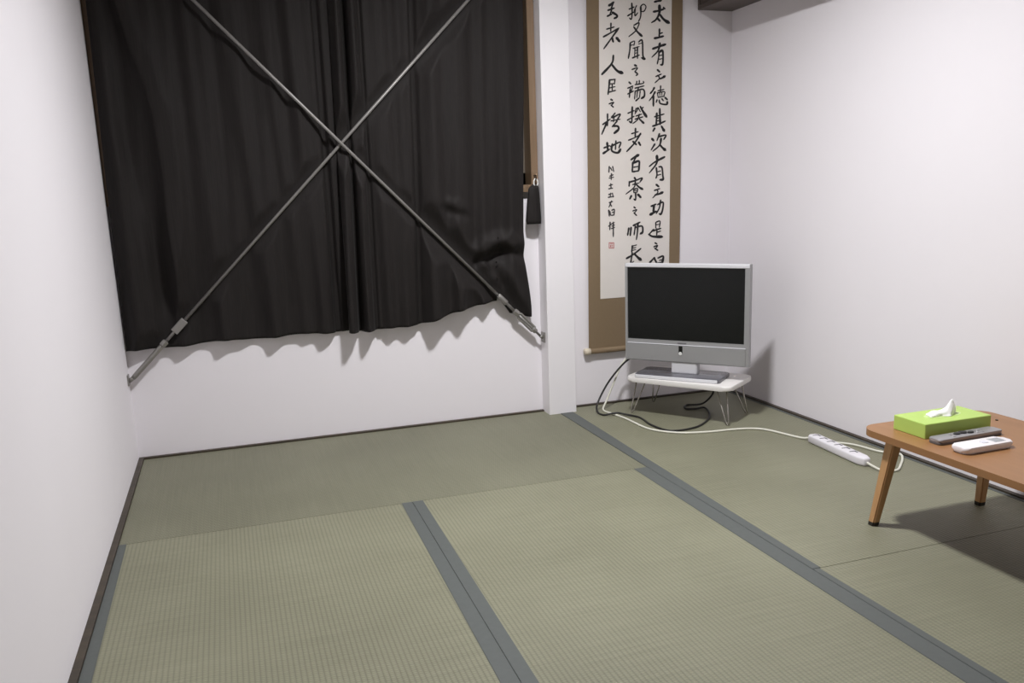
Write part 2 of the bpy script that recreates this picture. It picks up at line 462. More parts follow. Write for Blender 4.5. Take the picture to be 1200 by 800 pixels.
def xr_right(V):
    z = 0.437+V*1.59
    return 1.636 - 0.034*sm((z-0.45)/0.30) + 0.026*sm((z-0.75)/1.0)
curtR, _ = curtain('curtain', 'dark brown curtain bunched at its lower right corner by the rod',
    lambda V: 0.838+0.012*V, xr_right, hem_right,
    folds=[(0.875, 0.850, 0.034, 0.088), (0.935, 0.920, 0.035, 0.066), (1.02, 1.02, 0.06, 0.036), (1.115, 1.09, 0.05, 0.024), (1.23, 1.20, 0.075, 0.078), (1.34, 1.31, 0.06, 0.052), (1.45, 1.42, 0.05, 0.030), (1.545, 1.55, 0.06, 0.040)],
    valleys=[(0.905, 0.888, 0.010, 0.030), (0.960, 0.955, 0.012, 0.014), (1.17, 1.14, 0.014, 0.012)], extra=crumple, base=0.046)

# curtain rail (above the picture's edge)
rail = empty('curtain_rail', (0.84, -0.062, 2.05), 0, 'white metal curtain rail above the window', 'curtain rail')
box('rail', (-0.83, -0.012, -0.012), (0.83, 0.012, 0.012), mat('rail_white', srgb(222, 220, 218), 0.4, noise=(10, 0.02)), rail, 0.002)
for xx in (-0.7, 0, 0.7): box('bracket', (xx-0.012, 0.0, 0.006), (xx+0.012, 0.060, 0.016), MATS['rail_white'], rail)

# curtain tieback hanging on its hook
def tieback():
    t = empty('curtain_tieback', (1.652, -0.045, 0.835), 0, 'dark brown cloth tieback hanging on a hook beside the pillar', 'tieback')
    prof = [(-0.032, 0.0, 0.012), (-0.034, 0.015, 0.014), (-0.030, 0.07, 0.014), (-0.026, 0.12, 0.013), (-0.023, 0.148, 0.011), (-0.016, 0.160, 0.006)]
    bm = bmesh.new(); rings = []
    for hw, z, dp in prof:
        hw = -hw; ring = []
        lx, rx = 0.013-hw*1.36, 0.013+hw*0.56
        for k in range(20):
            a = 2*math.pi*k/20; c, s = math.cos(a), math.sin(a)
            cx = (lx+rx)/2; h = (rx-lx)/2
            ring.append(bm.verts.new((cx+h*math.copysign(abs(c)**0.6, c), dp*math.copysign(abs(s)**0.7, s)+0.002*math.sin(5*a), z)))
        rings.append(ring)
    for a, b in zip(rings, rings[1:]):
        for k in range(20): bm.faces.new((a[k], a[(k+1) % 20], b[(k+1) % 20], b[k]))
    bm.faces.new(rings[0][::-1]); bm.faces.new(rings[-1])
    from_bm('cloth_loop', bm, M_curt, t, True)
    ring = [(0.014+0.009*math.cos(a), 0.0, 0.172+0.016*math.sin(a)) for a in np.linspace(0, 2*math.pi, 25)]
    tube('ring', ring, 0.0028, mat('hook_white', srgb(235, 235, 232), 0.3, noise=(10, 0.02)), t, 8)
    tube('hook', [(0.014, 0.030, 0.202), (0.014, 0.0, 0.202), (0.014, -0.006, 0.197), (0.014, -0.006, 0.188), (0.014, 0.0, 0.184)], 0.003, mat('hook_bronze', srgb(60, 48, 38), 0.4, 0.7, noise=(10, 0.05)), t, 8)
tieback()

# ------------------------------------------------------------------ cross braces
M_steel = mat('painted_steel', srgb(142, 139, 136), 0.42, 0.35, noise=(40, 0.06), bump=(150, 0.08, 0.0005))
M_steel2 = mat('zinc_steel', srgb(150, 147, 143), 0.38, 0.6, noise=(60, 0.08))
def brace(rod, ys, mirror, label):
    (x0, z0), (x1, z1) = rod
    l = math.hypot(x1-x0, z1-z0); dx, dz = (x1-x0)/l, (z1-z0)/l
    total = (2.05-z0)/dz
    y = ys[0]; dy = (ys[1]-ys[0])/l
    t = empty('steel_brace', (x0, y, z0), 0, label, 'steel brace', 'crossed steel braces in front of the curtains')
    P = lambda s, n=0.0, q=0.0: (dx*s - dz*n, q + dy*s, dz*s + dx*n)       # s along, n across, q depth
    ax = Vector((dx, 0, dz)); nn = Vector((-dz, 0, dx)); qq = Vector((0, 1, 0))
    fr = Matrix((ax, nn, qq)).transposed().to_4x4()
    tube('rod', [P(0.27), P(total*0.5), P(total)], 0.0062, M_steel, t, 12)
    if not mirror:
        # sleeve, small collar, thin neck, flat coupler
        tube('sleeve', [P(0.008), P(0.02), P(0.165), P(0.17)], [0.0085, 0.010, 0.010, 0.008], M_steel2, t, 12)
        tube('collar', [P(0.168), P(0.172), P(0.190), P(0.194)], [0.009, 0.0135, 0.0135, 0.009], M_steel2, t, 6, False)
        tube('neck', [P(0.19), P(0.30)], 0.0062, M_steel, t, 12)
        bm = bmesh.new(); add_box(bm, (0.238, -0.0145, -0.0085), (0.298, 0.0145, 0.0085), 0.002, 1, Matrix.Translation((0, dy*0.27, 0)) @ fr)
        from_bm('coupler', bm, M_steel, t)
        bm = bmesh.new(); add_box(bm, (-0.0138, -0.020, -0.02), (-0.009, 0.020, 0.02))
        from_bm('wall_plate', bm, M_steel2, t)
        tube('eye_bolt', [P(0.012), (-0.012, 0, -0.006)], [0.008, 0.009], M_steel2, t, 10)
    else:
        tube('collar', [P(0.150), P(0.154), P(0.176), P(0.180)], [0.009, 0.014, 0.014, 0.009], M_steel2, t, 6, False)
        tube('neck', [P(0.17), P(0.30)], 0.0062, M_steel, t, 12)
        tube('coupler', [P(0.225), P(0.23), P(0.275), P(0.28)], [0.008, 0.0115, 0.0115, 0.008], M_steel, t, 12)
        # open turnbuckle body: two side bars and end nuts
        for n in (-1, 1):
            tube('turnbuckle_bar', [P(0.045, 0.0), P(0.055, 0.011*n), P(0.145, 0.011*n), P(0.155, 0.0)], 0.0052, M_steel2, t, 8)
        tube('end_nut', [P(0.036), P(0.04), P(0.056), P(0.06)], [0.008, 0.012, 0.012, 0.008], M_steel2, t, 6, False)
        tube('threaded_rod', [P(0.0), P(0.17)], 0.0055, M_steel, t, 10)
        bm = bmesh.new(); add_box(bm, (0.0045, -0.02, -0.022), (0.0098, 0.02, 0.022))
        from_bm('wall_plate', bm, M_steel2, t)
        tube('eye_bolt', [P(0.01), (0.0055, 0.0, -0.003)], [0.0065, 0.008], M_steel2, t, 10)
brace(ROD_A, ROD_YA, False, 'grey steel brace rod rising from the lower left wall corner')
brace(ROD_B, ROD_YB, True, 'grey steel brace rod rising leftward from the white pillar')

# ------------------------------------------------------------------ hanging scroll with calligraphy
SY = -0.012
def scroll():
    L_top, L_bot = 1.9265, 1.912      # the scroll hangs a hair off plumb
    lean = (L_top-L_bot)/(1.749-0.266)
    X0 = lambda z: L_bot + (z-0.266)*lean
    t = empty('hanging_scroll', (X0(0.25)+0.228, SY, 0.25), 0, 'tall brown cloth scroll with black brush calligraphy behind the television', 'scroll')
    loc = np.array((X0(0.25)+0.228, SY, 0.25))
    M_cloth = mat('scroll_cloth', srgb(128, 109, 84), 0.75, noise=(90, 0.06), bump=(600, 0.3, 0.0005))
    M_paper = mat('scroll_paper', srgb(226, 220, 214), 0.8, noise=(25, 0.025), bump=(400, 0.1, 0.0003))
    def panel(name, a0, a1, z0, z1, ya, th, m):
        n = 24; vs = []; fs = []
        for k in range(n+1):
            z = z0+(z1-z0)*k/n; x = X0(z); wv = 0.0012*math.sin(z*5.0)
            vs += [(x+a0, SY+wv-ya-th, z), (x+a1, SY+wv-ya-th, z), (x+a1, SY+wv-ya, z), (x+a0, SY+wv-ya, z)]
        for k in range(n):
            b = 4*k
            for i in range(4): fs.append((b+i, b+(i+1) % 4, b+4+(i+1) % 4, b+4+i))
        fs += [(3, 2, 1, 0), (4*n, 4*n+1, 4*n+2, 4*n+3)]
        return obj(name, np.array(vs)-loc, fs, m, t, False)
    panel('cloth_mount', 0.0, 0.456, 0.252, 2.14, 0.0, 0.002, M_cloth)
    paper = panel('paper', 0.0575, 0.402, 0.487, 2.02, 0.0024, 0.0008, M_paper)
    # lower roller with pale knobs, upper rod with cord
    M_knob = mat('roller_knob', srgb(214, 203, 182), 0.4, noise=(30, 0.04))
    zr = 0.252; xr = X0(zr)
    rl = tube('roller', list(np.array([(xr+0.002, SY-0.004, zr), (xr+0.454, SY-0.004, zr)])-loc), 0.0125, M_cloth, t, 16)
    for a, b in ((xr-0.024, xr+0.004), (xr+0.452, xr+0.480)):
        tube('roller_knob', list(np.array([(a, SY-0.004, zr), (a+0.004, SY-0.004, zr), (b, SY-0.004, zr)])-loc), [0.0125, 0.0155, 0.0155], M_knob, rl, 16)
    tube('top_rod', list(np.array([(X0(2.14)-0.005, SY-0.002, 2.14), (X0(2.14)+0.461, SY-0.002, 2.14)])-loc), 0.008, M_knob, t, 12)
    tube('hanging_cord', list(np.array([(X0(2.14)+0.13, SY-0.002, 2.146), (X0(2.14)+0.228, SY+0.008, 2.21), (X0(2.14)+0.326, SY-0.002, 2.146)])-loc), 0.0015, M_cloth, t, 6)
    # ---- brush strokes; artwork coordinates (u right, v down) on a 110-unit grid cell, mapped onto the paper
    M_ink = mat('ink', srgb(22, 20, 22), 0.6, noise=(80, 0.15))
    M_pale = mat('pale_ink', srgb(52, 48, 50), 0.6, noise=(80, 0.2))
    M_seal = mat('seal_red', srgb(188, 112, 110), 0.7, noise=(400, 0.25))
    A, B, C = 0.0, 100.0, 200.0
    S = 110/800.0
    H = (0.0032520451, -0.00041276486, 1.9365066, -0.00044442995, -0.0036784721, 1.7481515, -0.0003318045, -0.00018214637)
    def to_xz(u, v, off):                              # flattens the slanted tracing grid onto the upright sheet
        gx = u*S; gy = off + v*S; q = H[6]*gx + H[7]*gy + 1
        return (H[0]*gx+H[1]*gy+H[2])/q, (H[3]*gx+H[4]*gy+H[5])/q
    def char(off, strokes, m=M_ink, ws=1.28):
        bm = bmesh.new(); lay = 0
        for st in strokes:
            w = st[-1]; pts = st[:-1]
            w0, w1 = w if isinstance(w, tuple) else (w, w*0.85)
            cur = catmull(pts, 6) if len(pts) > 2 else catmull(pts, 5)
            n = len(cur); Q = []
            for i, p in enumerate(cur):
                f = i/(n-1); ww = (w0+(w1-w0)*f)*ws*0.5
                # brush: pressed entry, slightly thinner middle, rounded exit
                ww *= (0.7+0.3*min(1, f/0.12)) * (0.6+0.4*min(1, (1-f)/0.15)) * (1.20-0.36*math.sin(math.pi*f))
                Q.append((p[0], p[1], ww))
            left, right = [], []
            for i in range(n):
                a = Q[max(i-1, 0)]; b = Q[min(i+1, n-1)]
                dx, dy = b[0]-a[0], b[1]-a[1]; l = math.hypot(dx, dy) or 1
                nx, ny = -dy/l, dx/l; q = Q[i]
                left.append((q[0]+nx*q[2], q[1]+ny*q[2])); right.append((q[0]-nx*q[2], q[1]-ny*q[2]))
            d0 = (Q[0][0]-Q[1][0], Q[0][1]-Q[1][1]); l0 = math.hypot(*d0) or 1
            d1 = (Q[-1][0]-Q[-2][0], Q[-1][1]-Q[-2][1]); l1 = math.hypot(*d1) or 1
            tip0 = (Q[0][0]+d0[0]/l0*Q[0][2], Q[0][1]+d0[1]/l0*Q[0][2]); tip1 = (Q[-1][0]+d1[0]/l1*Q[-1][2], Q[-1][1]+d1[1]/l1*Q[-1][2])
            yy = -0.0037 - 0.00006*lay; lay += 1
            def V(p):
                x, z = to_xz(p[0], p[1], off)
                return bm.verts.new((x-loc[0], yy+0.0012*math.sin(z*5.0), z-loc[2]))
            Lv = [V(p) for p in left]; Rv = [V(p) for p in right]; t0, t1 = V(tip0), V(tip1)
            bm.faces.new((t0, Lv[0], Rv[0])); bm.faces.new((t1, Rv[-1], Lv[-1]))
            for i in range(n-1): bm.faces.new((Lv[i], Lv[i+1], Rv[i+1], Rv[i]))
        for f in bm.faces:
            f.normal_update()
            if f.normal.y > 0: f.normal_flip()
        me = bpy.data.meshes.new('brushed_character'); bm.to_mesh(me); bm.free()
        return link('brushed_character', me, m, paper)
    # right column
    char(A, [[(560, 16), (590, 8), (618, 2), (14, 20)]])
    char(A, [[(552, 100), (600, 90), (642, 76), 16], [(603, 46), (602, 110), (575, 165), (535, 193), (22, 10)], [(603, 118), (640, 165), (684, 194), (13, 26)], [(588, 158), (608, 180), 18], [(636, 62), (652, 76), 12]])
    char(A, [[(604, 246), (601, 316), 14], [(605, 286), (630, 278), 12], [(560, 326), (600, 318), (638, 307), 17]])
    char(A, [[(545, 416), (600, 396), (656, 377), (16, 18)], [(607, 368), (592, 430), (538, 488), (18, 8)], [(600, 440), (596, 490), (584, 546), (12, 10)], [(598, 446), (628, 430), (634, 480), (630, 545), (612, 552), 16], [(602, 474), (626, 468), 9], [(600, 505), (626, 499), 9]])
    char(A, [[(586, 594), (606, 613), 16], [(572, 652), (620, 630), 11], [(590, 640), (602, 668), (564, 706), (11, 8)], [(602, 672), (626, 664), (650, 648), (10, 20)]])
    char(B, [[(560, 18), (545, 45), (524, 70), 14], [(566, 54), (545, 92), (514, 132), (14, 8)], [(551, 85), (551, 177), 16], [(590, 46), (642, 34), 10], [(613, 4), (610, 55), 11], [(585, 62), (590, 96), 9], [(585, 64), (646, 54), (640, 90), 9], [(605, 62), (606, 90), 7], [(623, 58), (623, 88), 7], [(590, 102), (646, 92), 9], [(582, 122), (574, 146), 11], [(600, 124), (610, 154), (662, 162), (670, 138), (10, 16)], [(622, 114), (636, 131), 12], [(650, 104), (670, 122), 15]])
    char(B, [[(580, 236), (577, 290), (574, 342), 15], [(605, 198), (608, 332), (14, 18)], [(560, 268), (642, 244), 12], [(544, 348), (596, 330), (652, 304), 14], [(582, 280), (604, 274), 9], [(581, 304), (604, 298), 9], [(562, 364), (546, 392), 15], [(618, 346), (642, 388), (12, 24)]])
    char(B, [[(538, 454), (553, 472), 19], [(562, 500), (530, 552), (15, 9)], [(602, 412), (580, 472), (15, 9)], [(594, 438), (656, 424), (638, 462), 13], [(616, 452), (602, 510), (544, 562), (16, 9)], [(604, 505), (628, 532), (652, 552), (12, 23)]])
    char(B, [[(514, 692), (560, 655), (646, 609), (9, 17)], [(580, 600), (576, 665), (514, 748), (21, 8)], [(574, 700), (580, 760), (571, 792), 13], [(596, 694), (622, 700), (630, 770), (632, 800), (606, 805), (11, 17)], [(588, 735), (612, 728), 9], [(586, 765), (614, 758), 9]])
    char(C, [[(574, 118), (596, 136), 17], [(558, 168), (604, 152), 12], [(580, 160), (586, 186), (543, 232), (11, 8)], [(562, 206), (596, 198), (630, 183), (11, 20)]])
    char(C, [[(530, 303), (573, 284), 14], [(554, 296), (550, 352), 19], [(523, 374), (574, 344), (22, 14)], [(584, 290), (630, 268), (630, 320), (616, 366), (600, 368), (11, 16)], [(611, 250), (600, 315), (573, 366), (13, 9)]])
    char(C, [[(570, 440), (570, 492), 10], [(574, 437), (606, 430), (600, 482), 10], [(575, 460), (600, 456), 8], [(545, 513), (614, 490), 13], [(580, 494), (578, 548), 12], [(552, 500), (508, 546), (14, 8)], [(508, 540), (545, 560), (624, 562), (11, 23)], [(584, 523), (612, 513), 10]])
    char(C, [[(564, 614), (581, 624), 13], [(553, 648), (586, 636), (570, 662), 10], [(560, 660), (588, 678), (9, 13)]])
    char(C, [[(518, 784), (545, 755), (562, 738), 14], [(556, 742), (580, 788), 16], [(588, 744), (634, 728), (626, 784), (11, 18)], [(602, 764), (624, 757), 9], [(588, 788), (628, 778), 13], [(600, 800), (596, 880), 12], [(602, 806), (640, 800), (638, 880), 14]])
    # middle column
    char(A, [[(332, 135), (388, 100), 12], [(367, 26), (370, 100), (364, 162), (346, 152), (12, 9)], [(344, 78), (388, 58), 11], [(408, 46), (386, 92), 9], [(396, 72), (394, 134), (418, 108), 10], [(442, 98), (443, 56), (468, 36), (488, 58), (472, 94), (446, 98), 10], [(445, 60), (442, 140), (424, 184), (12, 9)]])
    char(A, [[(384, 216), (430, 194), (402, 260), (342, 312), (10, 9)], [(384, 228), (415, 270), (454, 308), (11, 19)]])
    char(A, [[(355, 364), (350, 430), (338, 498), (13, 11)], [(360, 362), (390, 350), (386, 388), 9], [(358, 386), (385, 380), 8], [(424, 358), (456, 345), (462, 470), (478, 502), (452, 492), (10, 17)], [(424, 374), (456, 366), 8], [(378, 412), (432, 396), 9], [(395, 404), (391, 482), 9], [(415, 398), (416, 498), 12], [(393, 432), (413, 428), 7], [(392, 454), (413, 449), 7], [(372, 494), (432, 468), 12]])
    char(A, [[(392, 554), (409, 563), 17], [(368, 592), (416, 577), (394, 610), 10], [(394, 610), (417, 630), (403, 644), 12]])
    char(B, [[(344, -28), (360, -12), 14], [(332, 24), (378, 4), 11], [(353, 18), (358, 46), 10], [(374, 12), (362, 56), 9], [(332, 74), (382, 48), 11], [(352, 34), (346, 104), 12], [(410, -36), (405, -6), 10], [(431, -42), (430, -8), 10], [(394, -6), (464, -18), (464, -36), 10], [(394, 24), (472, 4), 11], [(426, 20), (410, 48), 9], [(396, 46), (390, 118), 10], [(396, 50), (464, 34), (474, 88), (448, 112), (10, 16)], [(415, 52), (408, 106), 9], [(438, 48), (432, 104), 9], [(400, 132), (430, 106), 12]])
    char(B, [[(333, 238), (388, 214), 11], [(371, 183), (368, 260), (364, 316), (344, 305), 14], [(328, 297), (388, 262), 11], [(405, 194), (394, 228), 10], [(398, 206), (424, 190), (392, 246), 9], [(438, 178), (458, 215), (492, 268), (11, 22)], [(464, 186), (446, 206), 10], [(424, 196), (440, 226), 9], [(400, 262), (452, 244), 10], [(394, 288), (462, 268), 11], [(430, 246), (415, 292), (374, 326), (12, 8)], [(430, 286), (468, 322), (11, 18)]])
    char(B, [[(398, 366), (395, 442), 14], [(364, 412), (422, 394), 11], [(338, 468), (390, 446), (444, 418), 11], [(442, 408), (392, 488), (322, 564), (13, 12)], [(376, 478), (406, 506), 16], [(424, 484), (440, 512), 17]])
    char(B, [[(358, 634), (390, 612), (424, 592), (12, 22)], [(402, 608), (380, 652), 13], [(374, 655), (369, 738), 14], [(378, 662), (426, 645), (428, 690), (424, 728), 16], [(380, 698), (422, 690), 10], [(374, 736), (426, 728), 13]])
    char(C, [[(346, 92), (342, 134), 13], [(350, 96), (400, 82), (454, 62), (434, 98), 13], [(388, 58), (401, 80), 15], [(372, 118), (428, 104), 10], [(396, 92), (384, 142), (314, 200), (12, 8)], [(404, 118), (428, 140), (458, 158), (11, 18)], [(380, 155), (382, 188), 9], [(382, 158), (414, 151), (411, 184), 10], [(383, 171), (411, 166), 8], [(382, 187), (412, 182), 8], [(398, 186), (397, 248), (382, 240), 12], [(362, 212), (347, 242), 15], [(418, 202), (442, 228), 19]])
    char(C, [[(384, 309), (397, 319), 13], [(373, 343), (408, 331), (389, 358), 9], [(385, 358), (407, 382), 12]])
    char(C, [[(341, 487), (330, 550), 14], [(360, 482), (352, 554), 14], [(378, 467), (436, 438), 14], [(396, 470), (385, 548), 12], [(394, 484), (452, 472), (458, 520), (438, 538), (11, 17)], [(417, 448), (413, 530), (404, 588), (15, 9)]])
    char(C, [[(371, 638), (365, 694), 13], [(372, 642), (408, 631), 9], [(370, 661), (402, 653), 8], [(369, 679), (402, 671), 8], [(320, 748), (380, 712), (444, 662), 14], [(370, 696), (362, 752), (356, 790), (11, 13)], [(384, 704), (414, 734), (444, 760), (12, 24)], [(356, 790), (385, 770), 8]])
    # left column
    char(A, [[(172, 48), (214, 18), 19], [(207, 24), (190, 82), 14], [(163, 88), (218, 68), 14], [(196, 80), (178, 134), 12], [(158, 138), (198, 118), 14], [(200, 104), (238, 128), (240, 144), (216, 158), 17]])
    char(A, [[(190, 196), (188, 268), 12], [(153, 248), (218, 229), 12], [(125, 314), (190, 278), (258, 238), 13], [(252, 244), (192, 328), (128, 416), (14, 11)], [(199, 322), (210, 358), 17], [(238, 322), (264, 354), 22]])
    char(A, [[(211, 470), (197, 540), (112, 634), (13, 18)], [(194, 545), (242, 602), (288, 622), (13, 26)]])
    char(B, [[(178, -48), (172, 20), (164, 78), 14], [(180, -46), (228, -52), 12], [(223, -46), (219, -10), 10], [(180, -12), (222, -17), 9], [(200, -10), (200, 44), 10], [(178, 22), (226, 10), 9], [(172, 58), (230, 42), 11]])
    char(B, [[(188, 119), (203, 128), 15], [(172, 158), (213, 144), (194, 168), 10], [(190, 168), (211, 187), 12]])
    char(B, [[(118, 334), (184, 286), 12], [(160, 243), (159, 345), 13], [(157, 308), (110, 418), (17, 10)], [(192, 274), (226, 234), 12], [(200, 277), (268, 244), (236, 302), 12], [(188, 303), (268, 288), 10], [(216, 262), (210, 312), 10], [(242, 303), (198, 354), 12], [(203, 347), (246, 348), (252, 375), (216, 408), (13, 19)]])
    char(B, [[(128, 533), (178, 513), 13], [(156, 488), (161, 552), 17], [(122, 580), (178, 543), (18, 11)], [(184, 522), (268, 483), (256, 534), 13], [(231, 472), (226, 548), 12], [(200, 498), (195, 556), (246, 574), (270, 543), (13, 19)]])
    # small signature and seal
    for off, st in ((B, [[(174, 690), (170, 742), 11], [(184, 702), (197, 726), 10], [(202, 690), (212, 735), 10]]),
                    (C, [[(178, 47), (208, 34), 10], [(172, 63), (212, 55), 9], [(193, 24), (190, 78), 10]]),
                    (C, [[(173, 127), (203, 117), 10], [(186, 110), (189, 152), 10], [(168, 154), (203, 148), 10]]),
                    (C, [[(168, 203), (192, 195), 10], [(164, 227), (213, 218), 10], [(186, 190), (180, 226), 9], [(200, 190), (207, 226), 9]]),
                    (C, [[(173, 272), (203, 262), 10], [(194, 256), (170, 312), 9], [(180, 280), (194, 304), 11]]),
                    (C, [[(169, 335), (174, 387), 12], [(178, 345), (187, 382), 10], [(195, 337), (217, 330), (213, 378), 10], [(198, 356), (213, 352), 9], [(194, 380), (216, 376), 10]]),
                    (C, [[(168, 473), (193, 455), 10], [(181, 438), (178, 504), 11], [(194, 452), (217, 440), 9], [(196, 472), (219, 462), 9], [(191, 493), (220, 482), 9], [(208, 438), (208, 562), 11]])):
        char(off, st, M_pale)
    # red seal: square with pale gaps
    bm = bmesh.new()
    def sq(u0, v0, u1, v1):
        vs = []
        for u, v in ((u0, v0), (u0, v1), (u1, v1), (u1, v0)):
            x, z = to_xz(u, v, C); vs.append(bm.verts.new((x-loc[0], -0.0037+0.0012*math.sin(z*5), z-loc[2])))
        f = bm.faces.new(vs); f.normal_update()
        if f.normal.y > 0: f.normal_flip()
    sq(170, 610, 216, 617); sq(170, 655, 216, 662); sq(170, 617, 176, 655); sq(210, 617, 216, 655)
    sq(181, 621, 205, 627); sq(181, 633, 191, 651); sq(195, 633, 205, 640); sq(195, 644, 205, 651)
    me = bpy.data.meshes.new('seal'); bm.to_mesh(me); bm.free()
    link('seal', me, M_seal, paper)
scroll()

# ------------------------------------------------------------------ dark wall shelf in the corner
sh = empty('wall_shelf', (2.552, -0.45, 1.728), 0, 'dark brown wall cabinet in the upper corner above the television', 'shelf')
M_dark = wood_mat('dark_shelf_wood', srgb(70, 60, 54), srgb(88, 77, 70), axis=1, rough=0.45)
box('bottom_board', (-0.087, -0.45, 0.0), (0.087, 0.449, 0.018), M_dark, sh, 0.001)
box('side_board', (-0.087, 0.433, 0.018), (0.087, 0.449, 0.30), M_dark, sh)
box('side_board', (-0.087, -0.45, 0.018), (0.087, -0.434, 0.30), M_dark, sh)
box('top_board', (-0.087, -0.45, 0.30), (0.087, 0.449, 0.318), M_dark, sh)
box('back_board', (0.076, -0.434, 0.018), (0.087, 0.433, 0.30), M_dark, sh)
for k in (-1, 1):
    d = box('door', (-0.085, -0.432 if k < 0 else 0.001, 0.020), (-0.070, -0.001 if k < 0 else 0.431, 0.298), M_dark, sh, 0.001)
    box('handle', (-0.096, 0.05*k-0.006, 0.05), (-0.085, 0.05*k+0.006, 0.11), mat('shelf_handle', srgb(60, 52, 48), 0.35, 0.6, noise=(20, 0.05)), d, 0.002)

# ------------------------------------------------------------------ television stand (white top, wire legs)
HS = 0.168
FL, FR = np.array((1.988, -0.222)), np.array((2.267, -0.604))
ang = math.atan2(FR[1]-FL[1], FR[0]-FL[0])           # local +x runs from front-left to front-right, +y to the back
sc = (FL+FR)/2
M_white = mat('white_laminate', srgb(232, 229, 226), 0.32, noise=(12, 0.015))
M_wire = mat('chrome_wire', srgb(176, 172, 164), 0.25, 0.9, noise=(60, 0.05))
def tv_stand():
    t = empty('television_stand', (sc[0], sc[1], 0), ang, 'small white stand with wire legs under the television', 'stand')
    w, d = 0.474, 0.275
    o = prism('top', rounded_outline(-w/2, 0.0, w/2, d, 0.035, 6), HS-0.020, HS, M_white, t, bevel=0.006, seg=3); auto_smooth(o, 50)
    for sx in (-1, 1):
        for y, yf in ((0.050, 0.030), (d-0.055, d-0.030)):
            x = sx*(w/2-0.055); xf = sx*(w/2-0.018)
            z = HS-0.019
            a = (x-0.022, y, z); b = (x+0.022, y, z); f = (xf, yf, 0.0045)
            path = [a, tuple(np.array(a)*0.1+np.array((f[0]-0.005, f[1], f[2]))*0.9), (f[0]-0.003, f[1], 0.0055), (f[0], f[1], 0.0035), (f[0]+0.003, f[1], 0.0055), tuple(np.array(b)*0.1+np.array((f[0]+0.005, f[1], f[2]))*0.9), b]
            lg = tube('wire_leg', path, 0.0028, M_wire, t, 8)
            box('leg_plate', (x-0.034, y-0.010, z-0.003), (x+0.034, y+0.010, z+0.0005), M_wire, lg)
    return t
stand = tv_stand()

